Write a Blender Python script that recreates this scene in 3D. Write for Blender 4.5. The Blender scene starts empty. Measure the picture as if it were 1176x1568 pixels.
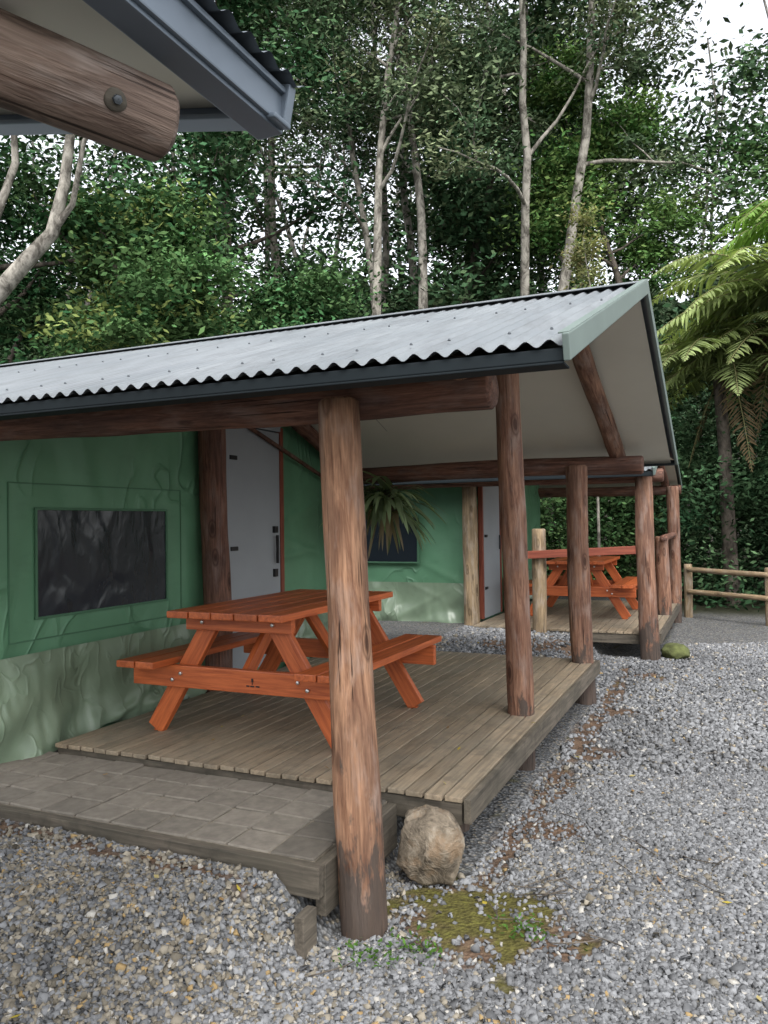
import bpy, bmesh, math, random
import numpy as np
from mathutils import Vector, Matrix
random.seed(7); RNG=np.random.default_rng(11)
scene=bpy.context.scene
SC=scene.collection
# ---------------------------------------------------------------- materials
class M:
    def __init__(s,name,rough=.7,metal=0,spec=.4):
        s.m=bpy.data.materials.new(name); s.m.use_nodes=True; s.nt=s.m.node_tree
        s.b=s.nt.nodes['Principled BSDF']; s.b.inputs['Roughness'].default_value=rough
        s.b.inputs['Metallic'].default_value=metal; s.b.inputs['Specular IOR Level'].default_value=spec
    def n(s,t,**k):
        x=s.nt.nodes.new(t)
        for a,b in k.items(): setattr(x,a,b)
        return x
    def l(s,a,b): s.nt.links.new(a,b)
    def coords(s,kind='Object',scale=(1,1,1),rand=False):
        tc=s.n('ShaderNodeTexCoord'); mp=s.n('ShaderNodeMapping'); mp.inputs['Scale'].default_value=scale
        s.l(tc.outputs[kind],mp.inputs['Vector'])
        if rand:
            oi=s.n('ShaderNodeObjectInfo'); mu=s.n('ShaderNodeMath',operation='MULTIPLY'); mu.inputs[1].default_value=57.
            s.l(oi.outputs['Random'],mu.inputs[0]); s.l(mu.outputs[0],mp.inputs['Location'])
        return mp.outputs[0]
    def noise(s,vec,scale=5,detail=5,rough=.55,dist=0):
        x=s.n('ShaderNodeTexNoise'); x.inputs['Scale'].default_value=scale; x.inputs['Detail'].default_value=min(detail,4)
        x.inputs['Roughness'].default_value=rough; x.inputs['Distortion'].default_value=dist
        s.l(vec,x.inputs['Vector']); return x.outputs['Fac']
    def ramp(s,fac,stops):
        r=s.n('ShaderNodeValToRGB'); e=r.color_ramp.elements
        while len(e)<len(stops): e.new(.5)
        for i,(p,c) in enumerate(stops):
            e[i].position=p; e[i].color=(c,c,c,1) if isinstance(c,(int,float)) else (*c,1)
        s.l(fac,r.inputs['Fac']); return r.outputs['Color']
    def mix(s,fac,a,b,mode='MIX'):
        x=s.n('ShaderNodeMixRGB',blend_type=mode)
        for i,v in enumerate((fac,a,b)):
            if hasattr(v,'links'): s.l(v,x.inputs[i])
            elif i==0: x.inputs[0].default_value=v
            else: x.inputs[i].default_value=(*v,1)
        return x.outputs[0]
    def bump(s,h,strength=.3,dist=.01,prev=None):
        x=s.n('ShaderNodeBump'); x.inputs['Strength'].default_value=strength; x.inputs['Distance'].default_value=dist
        s.l(h,x.inputs['Height'])
        if prev is not None: s.l(prev,x.inputs['Normal'])
        s.l(x.outputs[0],s.b.inputs['Normal']); return x.outputs[0]
    def color(s,c):
        if hasattr(c,'links'): s.l(c,s.b.inputs['Base Color'])
        else: s.b.inputs['Base Color'].default_value=(*c,1)

def log_mat(name,dark,light,wet=True):
    m=M(name,.75,spec=.25)
    g=m.noise(m.coords(scale=(14,14,1.3),rand=True),2.2,8,.7,.6)
    c=m.ramp(g,[(.34,dark),(.5,[(a+b)/2 for a,b in zip(dark,light)]),(.64,light)])
    big=m.noise(m.coords(scale=(4,4,1.1),rand=True),1.6,3)
    c=m.mix(m.ramp(big,[(.42,0),(.62,.6)]),c,[x*.55+.02 for x in dark])
    gr=m.noise(m.coords(scale=(5,5,1.6),rand=True),2.6,4,.6)
    c=m.mix(m.ramp(gr,[(.5,0),(.68,.6)]),c,[(a+sum(light)/3*1.1)/2 for a in light])
    fine=m.noise(m.coords(scale=(90,90,2.5),rand=True),1.5,3,.7)
    c=m.mix(.55,c,m.ramp(fine,[(.35,.45),(.6,1.0)]),'MULTIPLY')
    cr=m.noise(m.coords(scale=(55,55,1.1),rand=True),1.2,3,.6,.3)
    crk=m.ramp(cr,[(.31,1),(.37,0)])
    c=m.mix(crk,c,[x*.2 for x in dark])
    vo=m.n('ShaderNodeTexVoronoi'); vo.inputs['Scale'].default_value=1.0
    m.l(m.coords(scale=(7,7,2.8),rand=True),vo.inputs['Vector'])
    kd=m.ramp(vo.outputs['Distance'],[(.09,.95),(.15,.25),(.19,.7),(.24,0)])
    c=m.mix(kd,c,[x*.4 for x in dark])
    if wet:
        ge=m.n('ShaderNodeNewGeometry'); sp=m.n('ShaderNodeSeparateXYZ'); m.l(ge.outputs['Position'],sp.inputs[0])
        nz=m.noise(m.coords(scale=(7,7,2.2),rand=True),2,4,.7)
        ad=m.n('ShaderNodeMath',operation='MULTIPLY_ADD'); ad.inputs[1].default_value=-1.8; m.l(nz,ad.inputs[0]); m.l(sp.outputs['Z'],ad.inputs[2])
        mr=m.n('ShaderNodeMapRange'); mr.inputs[1].default_value=-.64; mr.inputs[2].default_value=-.5; mr.inputs[3].default_value=.85; mr.inputs[4].default_value=0
        m.l(ad.outputs[0],mr.inputs[0]); c=m.mix(mr.outputs[0],c,(.05,.043,.038))
    m.color(c)
    h=m.mix(.6,g,crk,'SUBTRACT'); m.bump(h,.8,.014)
    return m.m
LOG_A=log_mat('weathered_log',(.16,.075,.043),(.40,.225,.135))
LOG_B=log_mat('brown_log',(.13,.058,.037),(.33,.185,.12))
LOG_R=log_mat('red_brown_log',(.085,.038,.027),(.25,.125,.085),wet=False)
LOG_P=log_mat('pale_log',(.2,.14,.08),(.42,.31,.19),wet=False)
LOG_END=log_mat('grey_brown_log',(.16,.105,.08),(.38,.28,.22),wet=False)

def plank_mat(name,dark,light,rough=.6,stain=None,rnd=.25,spec=.35,bs=.25):
    m=M(name,rough,spec=spec)
    g=m.noise(m.coords(scale=(1.2,18,18),rand=True),2.5,8,.68,.4)
    c=m.ramp(g,[(.3,dark),(.7,light)])
    oi=m.n('ShaderNodeObjectInfo'); mr=m.n('ShaderNodeMapRange'); mr.inputs[3].default_value=1-rnd; mr.inputs[4].default_value=1+rnd
    m.l(oi.outputs['Random'],mr.inputs[0])
    hs=m.n('ShaderNodeHueSaturation'); m.l(mr.outputs[0],hs.inputs['Value']); m.l(c,hs.inputs['Color']); c=hs.outputs[0]
    if stain:
        geo=m.n('ShaderNodeNewGeometry')
        sn_=m.noise(geo.outputs['Position'],1.7,6,.65)
        c=m.mix(m.ramp(sn_,[(.42,0),(.68,.75)]),c,stain)
        s2=m.noise(geo.outputs['Position'],7,7,.75)
        c=m.mix(m.ramp(s2,[(.5,0),(.72,.6)]),c,[x*.45 for x in stain])
    m.color(c); m.bump(g,bs,.004); return m.m
DECK=plank_mat('deck_timber',(.13,.10,.068),(.31,.245,.17),.62,(.19,.168,.13),.24)
DECK_SIDE=plank_mat('weathered_grey_timber',(.045,.038,.03),(.16,.135,.105),.8,(.05,.046,.034),.15)
TABLE=plank_mat('orange_stained_timber',(.25,.05,.014),(.53,.135,.04),.42,None,.2,.45,.18)
RED=plank_mat('red_timber',(.12,.03,.02),(.25,.07,.04),.5,None,.1)
def simple(name,col,rough=.6,metal=0,var=.15,scale=3,bump=0,spec=.4,bscale=40):
    m=M(name,rough,metal,spec); v=m.coords()
    n=m.noise(v,scale,4,.6)
    m.color(m.ramp(n,[(.3,[x*(1-var) for x in col]),(.7,[min(1,x*(1+var)) for x in col])]))
    if bump: m.bump(m.noise(v,bscale,4),bump,.005)
    return m.m
def cloth(name,col,rough,spec,s1,s2,st1,st2,stretch=(1,1,.5)):
    m=M(name,rough,spec=spec)
    n=m.noise(m.coords(),1.5,4,.6); c=m.ramp(n,[(.3,[x*.86 for x in col]),(.7,[x*1.12 for x in col])])
    gr=m.noise(m.coords(scale=(1,1,2.5)),4,4,.7); c=m.mix(m.ramp(gr,[(.55,0),(.8,.35)]),c,[x*.6 for x in col]); m.color(c)
    a=m.noise(m.coords(scale=stretch),s1,2,.45,.3); p=m.bump(a,st1,.2)
    b=m.noise(m.coords(scale=(1,1.2,.8)),s2,1.5,.4,.8); sb=m.n('ShaderNodeMath',operation='SUBTRACT'); sb.inputs[1].default_value=.5; ab=m.n('ShaderNodeMath',operation='ABSOLUTE')
    m.l(b,sb.inputs[0]); m.l(sb.outputs[0],ab.inputs[0]); r=m.ramp(ab.outputs[0],[(0,1),(.045,.3),(.13,0)])
    msk=m.noise(m.coords(),1.3,2,.5); r=m.mix(1,r,m.ramp(msk,[(.42,0),(.6,1)]),'MULTIPLY')
    m.bump(r,st2,.03,prev=p); return m.m
CANVAS=cloth('green_canvas',(.10,.235,.135),.5,.45,1.6,2.4,.55,.6)
CANVAS_D=simple('green_canvas_seam',(.06,.15,.085),.65,0,.1,3)
SKIRT=cloth('pale_green_skirt',(.165,.225,.155),.33,.55,3.0,4.5,.45,.4,(1,1,.4))
DOORM=simple('grey_door_paint',(.27,.29,.31),.45,0,.05,2)
BLACK=simple('black_metal',(.012,.012,.014),.4)
SOFFIT=simple('soffit_lining',(.60,.58,.50),.7,0,.05,1.2)
STRIP=simple('joint_strip',(.30,.29,.26),.6)
FASCIA=simple('dark_fascia_metal',(.012,.017,.02),.7,.0,.15,3,spec=.15)
BARGE=simple('green_grey_barge_metal',(.15,.19,.175),.5,.1,.1,2)
BLUEM=simple('blue_grey_metal',(.13,.16,.195),.38,.3,.12,3)
BOLT=simple('zinc_bolt',(.6,.6,.6),.35,.9)
SCREW=simple('roof_screw_metal',(.07,.08,.09),.5,.3)
def roof_mat():
    m=M('corrugated_zinc',.48,.2,.35)
    a=m.noise(m.coords(scale=(.8,.25,1)),2.5,4,.6); b=m.noise(m.coords(scale=(6,.8,1)),3,4,.7)
    c=m.ramp(a,[(.3,(.16,.178,.192)),(.7,(.235,.253,.267))])
    c=m.mix(m.ramp(b,[(.46,0),(.72,.6)]),c,(.12,.125,.13)); m.color(c); return m.m
ROOF=roof_mat()
def vinyl():
    m=M('black_vinyl_window',.22,0,.5); m.color((.015,.02,.027))
    n=m.noise(m.coords(scale=(1,1.6,1.1)),1.9,1.5,.45,.9); p=m.bump(n,.38,.09)
    n2=m.noise(m.coords(scale=(1,3.,1.5)),4,2,.5,.6); m.bump(n2,.14,.03,prev=p); return m.m
VINYL=vinyl()
def attr_mat(name,bscale=0,leaf=False,rough=.8,bump=0):
    m=M(name,rough,spec=.25); a=m.n('ShaderNodeAttribute'); a.attribute_name='tint'
    out=m.nt.nodes['Material Output']
    if leaf:
        tr=m.n('ShaderNodeBsdfTranslucent'); mx=m.n('ShaderNodeMixShader'); mx.inputs[0].default_value=.3
        df=m.n('ShaderNodeBsdfDiffuse'); m.l(a.outputs['Color'],df.inputs['Color'])
        y=m.mix(1.0,a.outputs['Color'],(1.4,1.5,.8),'MULTIPLY'); m.l(y,tr.inputs['Color'])
        m.l(df.outputs[0],mx.inputs[1]); m.l(tr.outputs[0],mx.inputs[2]); m.l(mx.outputs[0],out.inputs[0])
        m.nt.nodes.remove(m.b)
    elif bscale:
        n=m.noise(m.coords(),bscale,4); m.color(m.mix(.5,a.outputs['Color'],m.ramp(n,[(.3,.35),(.7,1.0)]),'MULTIPLY'))
        if bump: m.bump(n,bump,.003)
    else:
        df=m.n('ShaderNodeBsdfDiffuse'); m.l(a.outputs['Color'],df.inputs['Color']); m.l(df.outputs[0],out.inputs[0]); m.nt.nodes.remove(m.b)
    return m.m
LEAF=attr_mat('leaf',leaf=True)
FARLEAF=attr_mat('distant_leaf')
STONE=attr_mat('gravel_stone')
PAVER=attr_mat('concrete_paver',22,False,.85,.3)
def bark(name,d,l,sc=1.):
    m=M(name,.9,spec=.2); n=m.noise(m.coords(scale=(3*sc,3*sc,1.6*sc)),2.2,7,.72,.5)
    m.color(m.ramp(n,[(.38,d),(.5,[(a+b)*.5 for a,b in zip(d,l)]),(.62,l)])); return m.m
BARK_P=bark('pale_bark',(.08,.072,.06),(.36,.335,.29))
BARK_D=bark('dark_bark',(.035,.03,.024),(.13,.11,.09))
BARK_M=bark('distant_bark',(.06,.057,.05),(.24,.225,.2))
# ---------------------------------------------------------------- mesh helpers
def empty(name,loc=(0,0,0)):
    o=bpy.data.objects.new(name,None); o.empty_display_size=.2; o.location=loc; SC.objects.link(o); return o
def put(o,parent=None,mat=None):
    SC.objects.link(o)
    if mat is not None: o.data.materials.append(mat)
    if parent is not None:
        o.parent=parent; o.matrix_parent_inverse=Matrix.Translation(-Vector(parent.location))
    return o
def npmesh(name,V,F,mat,parent=None,smooth=False,tint=None):
    V=np.asarray(V,dtype=np.float32); F=np.asarray(F,dtype=np.int32); k=F.shape[1]
    me=bpy.data.meshes.new(name); me.vertices.add(len(V)); me.vertices.foreach_set('co',V.ravel())
    me.loops.add(F.size); me.loops.foreach_set('vertex_index',F.ravel())
    me.polygons.add(len(F)); me.polygons.foreach_set('loop_start',np.arange(0,F.size,k,dtype=np.int32))
    me.polygons.foreach_set('loop_total',np.full(len(F),k,dtype=np.int32))
    if smooth: me.polygons.foreach_set('use_smooth',np.ones(len(F),dtype=bool))
    me.update(calc_edges=True)
    if tint is not None:
        at=me.color_attributes.new('tint','FLOAT_COLOR','POINT')
        c=np.ones((len(V),4),dtype=np.float32); c[:,:3]=tint; at.data.foreach_set('color',c.ravel())
    return put(bpy.data.objects.new(name,me),parent,mat)
def grid(name,nu,nv,f,mat,parent=None,smooth=True,tint=None):
    u,v=np.meshgrid(np.linspace(0,1,nu),np.linspace(0,1,nv),indexing='ij')
    x,y,z=f(u,v); V=np.stack([x+0*u,y+0*u,z+0*u],-1).reshape(-1,3)
    i=np.arange(nu*nv).reshape(nu,nv)
    F=np.stack([i[:-1,:-1],i[1:,:-1],i[1:,1:],i[:-1,1:]],-1).reshape(-1,4)
    return npmesh(name,V,F,mat,parent,smooth,tint)
def plank(name,p0,p1,w,t,mat,parent=None,up=(0,0,1),bev=.004):
    p0=Vector(p0);p1=Vector(p1);up=Vector(up);x=(p1-p0);L=x.length;x.normalize()
    y=up.cross(x).normalized();z=x.cross(y)
    bm=bmesh.new(); bmesh.ops.create_cube(bm,size=1); bmesh.ops.scale(bm,vec=(L,w,t),verts=bm.verts)
    if bev: bmesh.ops.bevel(bm,geom=list(bm.edges),offset=min(bev,t*.3,w*.3),segments=2,affect='EDGES',profile=.6)
    me=bpy.data.meshes.new(name); bm.to_mesh(me); bm.free()
    o=bpy.data.objects.new(name,me); R=Matrix((x,y,z)).transposed().to_4x4()
    put(o,parent,mat); o.matrix_basis=Matrix.Translation((p0+p1)/2)@R
    return o
def log(name,p0,p1,r0,r1,mat,parent=None,wob=.012,sides=28,end=.012,seed=None):
    p0=Vector(p0);p1=Vector(p1);d=p1-p0;L=d.length
    rs=np.random.default_rng(seed if seed is not None else random.randint(0,9999))
    nr=max(8,int(L/.07)); ts=np.concatenate([[0,0],np.linspace(.0,1,nr),[1,1]])
    ph=rs.uniform(0,6.28,8)
    V=[]
    for k,t in enumerate(ts):
        z=t*L; r=r0+(r1-r0)*t
        if k==0 or k==len(ts)-1: rr=.001
        elif k==1 or k==len(ts)-2: rr=r-end
        else: rr=r
        if k==1: z=0
        if k==2: z=end
        if k==len(ts)-3: z=L-end
        bx=wob*math.sin(z*1.3+ph[0])+wob*.5*math.sin(z*3.1+ph[1])-wob*math.sin(ph[0])-wob*.5*math.sin(ph[1]); by=wob*math.sin(z*1.6+ph[2])-wob*math.sin(ph[2])
        for j in range(sides):
            a=j/sides*2*math.pi
            q=rr*(1+.03*math.sin(2*a+ph[3]+z*.8)+.025*math.sin(3*a+ph[4]+z*2.2)+.012*math.sin(5*a+ph[5]+z*6)+.025*math.sin(z*5+ph[6])+.012*math.sin(z*13+ph[7]+2*a))
            V.append((bx+q*math.cos(a),by+q*math.sin(a),z))
    n=len(ts);i=np.arange(n*sides).reshape(n,sides);j=np.roll(i,-1,1)
    F=np.stack([i[:-1],j[:-1],j[1:],i[1:]],-1).reshape(-1,4)
    o=npmesh(name,V,F,mat,parent,True)
    q=d.normalized().to_track_quat('Z','Y'); o.matrix_basis=Matrix.Translation(p0)@q.to_matrix().to_4x4()
    return o
def sn(x,y,seed=0,n=7,f=1.0):
    r=np.random.default_rng(seed);o=0
    for k in range(n):
        a=r.uniform(0,6.28);q=f*r.uniform(.5,2.4);o=o+np.sin(q*(x*np.cos(a)+y*np.sin(a))+r.uniform(0,6.28))/(n**.5)
    return o
def sm(t): t=np.clip(t,0,1); return t*t*(3-2*t)
# ---------------------------------------------------------------- terrain
def gh(x,y):
    x=np.asarray(x,float);y=np.asarray(y,float)
    wd=.24+np.clip(2.6-y,0,1)*1.3
    h=.25*sm((-1.42-x)/wd)
    h=h*sm((16-y)/2)
    h=h+.010*sn(x,y,3,7,1.4)+.005*sn(x,y,4,8,6)
    h=h-.03*np.exp(-((x+.95)/.25)**2)*sm((8-y)/1)*sm((y-3)/.5)
    return h
def dirtmask(x,y):
    n=sn(x,y,21,9,5)*.5+sn(x,y,22,9,14)*.3
    edge=np.exp(-((x+1.02)/.12)**2)*((y>2.9)&(y<8.8))
    spots=0
    for cx,cy,r in ((-.88,4.1,.2),(-.92,5.5,.2),(-.92,6.8,.25),(-.8,8.3,.3),(-1.0,3.0,.4),(-.6,2.95,.16),(-2,8.4,.7)):
        spots=np.maximum(spots,np.exp(-(((x-cx)/r)**2+((y-cy)/r)**2)))
    strip=np.exp(-((y-2.53)/.10)**2)*(x<-1.7)
    return np.clip((np.maximum(np.maximum(edge*.85,strip*.9),spots)+.3*n-.4)*3.5,0,1)
def mossmask(x,y):
    n=sn(x,y,31,9,12)*.2+sn(x,y,32,9,30)*.13
    m=np.exp(-(((x+.95)/.38)**2+((y-3.10)/.27)**2))
    return np.clip((m+n-.34)*5,0,1)
fx=np.concatenate([np.linspace(-200,-12,14)[:-1],np.arange(-12,-5,.5),np.arange(-5,4,.04),np.arange(4,12,.4),np.linspace(12,200,14)])
fy=np.concatenate([np.linspace(-200,0,12)[:-1],np.arange(0,1.2,.2),np.arange(1.2,9.5,.04),np.arange(9.5,20,.25),np.linspace(20,260,16)])
GX,GY=np.meshgrid(fx,fy,indexing='ij'); GZ=gh(GX,GY)
V=np.stack([GX,GY,GZ],-1).reshape(-1,3); i=np.arange(len(V)).reshape(GX.shape)
F=np.stack([i[:-1,:-1],i[1:,:-1],i[1:,1:],i[:-1,1:]],-1).reshape(-1,4)
dm=dirtmask(V[:,0],V[:,1]);mm=mossmask(V[:,0],V[:,1])
tint=np.stack([dm,mm,sm((V[:,1]-13.5)/1.2)],-1)
g=M('gravel_ground',.9,spec=.15)
at=g.n('ShaderNodeAttribute');at.attribute_name='tint';sp=g.n('ShaderNodeSeparateColor');g.l(at.outputs['Color'],sp.inputs[0])
tc=g.coords()
vo=g.n('ShaderNodeTexVoronoi');vo.inputs['Scale'].default_value=56;g.l(tc,vo.inputs['Vector'])
hs=g.n('ShaderNodeSeparateColor');g.l(vo.outputs['Color'],hs.inputs[0])
st=g.ramp(hs.outputs[0],[(0,(.08,.085,.09)),(.5,(.14,.145,.15)),(.8,(.21,.21,.21)),(1,(.25,.22,.17))])
st=g.mix(g.ramp(vo.outputs['Distance'],[(.35,0),(.8,.8)]),st,(.03,.028,.026))
dn=g.noise(tc,9,8,.7)
dirt=g.ramp(dn,[(.3,(.055,.037,.027)),(.7,(.16,.105,.07))])
moss=g.ramp(g.noise(tc,30,6,.7),[(.3,(.045,.04,.014)),(.55,(.09,.082,.024)),(.7,(.13,.13,.03))])
c=g.mix(sp.outputs[0],st,dirt);c=g.mix(sp.outputs[1],c,moss);c=g.mix(sp.outputs[2],c,(.03,.032,.018));g.color(c)
g.bump(g.mix(.5,vo.outputs['Distance'],dn,'SUBTRACT'),.6,.02)
npmesh('ground',V,F,g.m,None,True,tint)
Fv=np.array([-.405,.914]);Rv=np.array([.914,.405])
def stones(n,a0,a1,d0,d1,smin,smax,sd):
    r=np.random.default_rng(sd)
    D=np.sqrt(r.uniform(d0*d0,d1*d1,n));a=r.uniform(a0,a1,n)
    x=D*(Fv[0]+Rv[0]*a);y=D*(Fv[1]+Rv[1]*a)
    dm=dirtmask(x,y);mo=mossmask(x,y)
    keep=(r.uniform(0,1,n)>np.maximum(dm*.84,mo*.96))
    keep&=~((x<-1.43)&(y>2.6)&(y<3.42)); keep&=~((x<-1.12)&(y>3.38)&(y<7.2)); keep&=~((x<-.8)&(y>9.45)&(y<13.1)); keep&=(y<13.8)&(x>-9)
    keep&=~((x<-3.1)&(y>2.9))
    x=x[keep];y=y[keep];n=len(x)
    s=r.uniform(smin,smax,n)*(1+.5*(r.uniform(0,1,n)>.95))
    z=gh(x,y)+s*.25
    base=np.array([[-1,-1,-1],[1,-1,-1],[1,1,-1],[-1,1,-1],[-1,-1,1],[1,-1,1],[1,1,1],[-1,1,1]],float)*.5
    v=base[None]+r.uniform(-.24,.24,(n,8,3)); v*=np.stack([np.ones(n),r.uniform(.6,1,n),r.uniform(.45,.8,n)],-1)[:,None,:]*s[:,None,None]
    q=r.normal(size=(n,4))*np.array([1,.35,.35,1]);q/=np.linalg.norm(q,axis=1)[:,None];w,X,Y,Z=q.T
    Rm=np.stack([1-2*(Y*Y+Z*Z),2*(X*Y-Z*w),2*(X*Z+Y*w),2*(X*Y+Z*w),1-2*(X*X+Z*Z),2*(Y*Z-X*w),2*(X*Z-Y*w),2*(Y*Z+X*w),1-2*(X*X+Y*Y)],-1).reshape(n,3,3)
    v=np.einsum('nij,nkj->nki',Rm,v)+np.stack([x,y,z],-1)[:,None,:]
    f=np.array([[4,5,6,7],[0,1,5,4],[1,2,6,5],[2,3,7,6],[3,0,4,7]])
    Ff=(f[None]+8*np.arange(n)[:,None,None]).reshape(-1,4)
    val=r.uniform(.10,.245,n)*(1+.12*sn(x,y,52,7,3))
    col=np.stack([val*.98,val*1.0,val*1.035],-1)
    warm=np.clip(.3-.25*(x+1)+.2*sn(x,y,51,7,2)-.12*(y-2.5),.04,.45)
    tan=r.uniform(0,1,n)<warm
    col[tan]=np.stack([val*1.25,val*1.12,val*.9],-1)[tan]
    pale=r.uniform(0,1,n)<.03; col[pale]=np.array([.36,.345,.315])
    rust=r.uniform(0,1,n)<warm*.07; col[rust]=np.array([.28,.20,.10])
    return v.reshape(-1,3),Ff,np.repeat(col,8,0)
A=stones(104000,-.57,.57,1.98,4.9,.010,.0205,1)
B=stones(34000,.05,.58,4.9,10,.016,.029,2)
C=stones(4000,-.4,.2,7.5,10,.022,.035,3)
Vs=[];Fs=[];Ts=[];o=0
for v,f,t in (A,B,C): Vs.append(v);Fs.append(f+o);Ts.append(t);o+=len(v)
npmesh('gravel',np.concatenate(Vs),np.concatenate(Fs),STONE,None,False,np.concatenate(Ts))
# ---------------------------------------------------------------- leaves
def leafquads(P,L,W,r,droop=.25,upb=.6):
    n=len(P);a=r.uniform(0,6.283,n)
    d=np.stack([np.cos(a),np.sin(a),r.normal(-droop,.45,n)],-1);d/=np.linalg.norm(d,axis=1)[:,None]
    nr=r.normal(size=(n,3))*.7;nr[:,2]+=upb
    s=np.cross(d,nr);s/=np.linalg.norm(s,axis=1)[:,None]+1e-6
    l=(L*r.uniform(.6,1.25,n))[:,None];w=(W*r.uniform(.7,1.2,n))[:,None]
    V=np.stack([P-d*l*.5,P+s*w*.5-d*l*.05,P+d*l*.5,P-s*w*.5-d*l*.05],1).reshape(-1,3)
    F=np.arange(4*n).reshape(n,4);return V,F
def tubes(lines,sides=7):
    Vs=[];Fs=[];o=0
    for pts,rad in lines:
        pts=np.asarray(pts,float);n=len(pts);tg=np.gradient(pts,axis=0);tg/=np.linalg.norm(tg,axis=1)[:,None]+1e-9
        ref=np.where(np.abs(tg[:,2:3])>.9,np.array([[1,0,0.]]),np.array([[0,0,1.]]))
        ref=np.repeat(ref[:1],n,0)
        s=np.cross(tg,ref);s/=np.linalg.norm(s,axis=1)[:,None]+1e-9;b=np.cross(tg,s)
        a=np.linspace(0,2*np.pi,sides,endpoint=False)
        ring=pts[:,None]+np.asarray(rad)[:,None,None]*(np.cos(a)[None,:,None]*s[:,None]+np.sin(a)[None,:,None]*b[:,None])
        i=np.arange(n*sides).reshape(n,sides)+o;j=np.roll(i,-1,1)
        Fs.append(np.stack([i[:-1],j[:-1],j[1:],i[1:]],-1).reshape(-1,4));Vs.append(ring.reshape(-1,3));o+=n*sides
    return np.concatenate(Vs),np.concatenate(Fs)
def walk(p,d,L,n,r,wob=.18,up=.0):
    p=np.array(p,float);d=np.array(d,float);d/=np.linalg.norm(d);out=[p.copy()]
    for k in range(n):
        d=d+r.normal(size=3)*wob*.5+np.array([0,0,up]);d/=np.linalg.norm(d);p=p+d*L/n;out.append(p.copy())
    return np.array(out)
def clumpleaves(cs,sig,n,L,W,col,r,flat=.55,var=.4,droop=.25,tip=None):
    cs=np.asarray(cs);k=r.integers(0,len(cs),n)
    sg=sig*r.uniform(.5,1.4,len(cs))[k]
    off=r.normal(size=(n,3));off*=np.array([1,1,flat])
    P=cs[k]+off*sg[:,None]
    V,F=leafquads(P,L,W,r,droop)
    cv=r.uniform(1-var,1+var,len(cs))[k]*r.uniform(.65,1.35,n)*(1+.35*np.clip(off[:,2]/flat,-1,1))  # leaf colour lightened at clump tops, darkened below: shading painted into tint
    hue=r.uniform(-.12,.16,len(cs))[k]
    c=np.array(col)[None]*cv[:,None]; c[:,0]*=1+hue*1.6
    if tip is not None:
        tk=(r.uniform(0,1,len(cs))<.25)[k]&(off[:,2]>.1*flat); c[tk]=np.array(tip)*r.uniform(.7,1.3,(tk.sum(),1))
    return V,F,np.repeat(np.clip(c,0.003,1),4,0)
def XY(lat,dep): p=dep*Fv+lat*Rv; return p
def tree(name,lat,dep,h,tr,crown0,spread,nb,leaves,L,col,bk,seed,lean=(0,0),sig=.5,subs=3,W=.45,flat=.55,wob=.12,upb=.5,forks=1,tip=None,lm=None):
    r=np.random.default_rng(seed);x,y=XY(lat,dep);root=empty(name,(x,y,0))
    lines=[];cs=[]
    for fk in range(forks):
        d0=np.array([lean[0]*Rv[0]+lean[1]*Fv[0],lean[0]*Rv[1]+lean[1]*Fv[1],1.])
        if forks>1: d0[:2]+=r.normal(size=2)*.1
        tp=walk((x,y,-.2),d0,h,16,r,wob,.03);trd=np.linspace(tr,tr*.22,17)
        lines.append((tp,trd))
        for b in range(nb):
            t=crown0+(1-crown0)*(b+r.uniform(0,1))/nb;q=t*16;i0=min(int(q),15);p=tp[i0]+(tp[i0+1]-tp[i0])*(q-i0)
            a=r.uniform(0,6.283);d=np.array([np.cos(a),np.sin(a),upb*r.uniform(.4,1.5)])
            bl=spread*r.uniform(.6,1.15)*(1.15-.6*(t-crown0)/(1-crown0+1e-6))
            br=trd[i0]*.5;bp=walk(p,d,bl,6,r,.35,.02);lines.append((bp,np.linspace(br,br*.25,7)))
            cs.append(bp[-1]);cs.append(bp[4])
            for s in range(subs):
                k=r.integers(2,6);sd=d+r.normal(size=3)*.8;sp_=walk(bp[k],sd,bl*.45,4,r,.4);lines.append((sp_,np.linspace(br*.35,br*.12,5)));cs.append(sp_[-1]);cs.append(sp_[2])
        cs.append(tp[-1])
    V,F=tubes(lines);npmesh('trunk_and_limbs',V-0,F,bk,root,True)
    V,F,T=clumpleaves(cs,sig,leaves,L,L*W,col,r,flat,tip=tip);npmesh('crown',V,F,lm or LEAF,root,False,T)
    return root
tree('broadleaf_tree',-3.9,13.2,7.4,.16,.42,2.3,15,46000,.14,(.08,.155,.058),BARK_D,5,sig=.32,subs=4,W=.44,flat=.5,tip=(.2,.25,.08),lm=FARLEAF)
tree('broadleaf_tree',-2.3,15,6.8,.14,.42,1.8,12,22000,.14,(.06,.125,.05),BARK_D,6,sig=.36,subs=3,lm=FARLEAF)
tree('broadleaf_tree',-6.6,14.5,11.5,.2,.35,3.2,16,26000,.16,(.045,.10,.042),BARK_D,8,sig=.45,subs=3,lm=FARLEAF)
tree('broadleaf_tree',-3.6,17.5,15,.2,.4,3.4,16,24000,.18,(.055,.11,.052),BARK_D,9,sig=.5,subs=3,lm=FARLEAF)
gum=dict(crown0=.5,nb=10,leaves=12500,L=.14,col=(.11,.155,.085),bk=BARK_P,sig=.34,subs=3,W=.37,flat=.5,upb=1.0,lm=FARLEAF)
tree('gum_tree',-.35,16.5,17,.15,spread=2.6,seed=21,lean=(-.05,0),**gum)
tree('gum_tree',.3,17.5,17,.13,spread=2.6,seed=22,lean=(-.03,0),**gum)
tree('gum_tree',.85,16.8,18,.16,spread=2.8,seed=23,lean=(.01,0),**gum)
tree('gum_tree',2.7,17.5,17,.15,spread=2.8,seed=24,lean=(.03,0),**gum)
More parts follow.
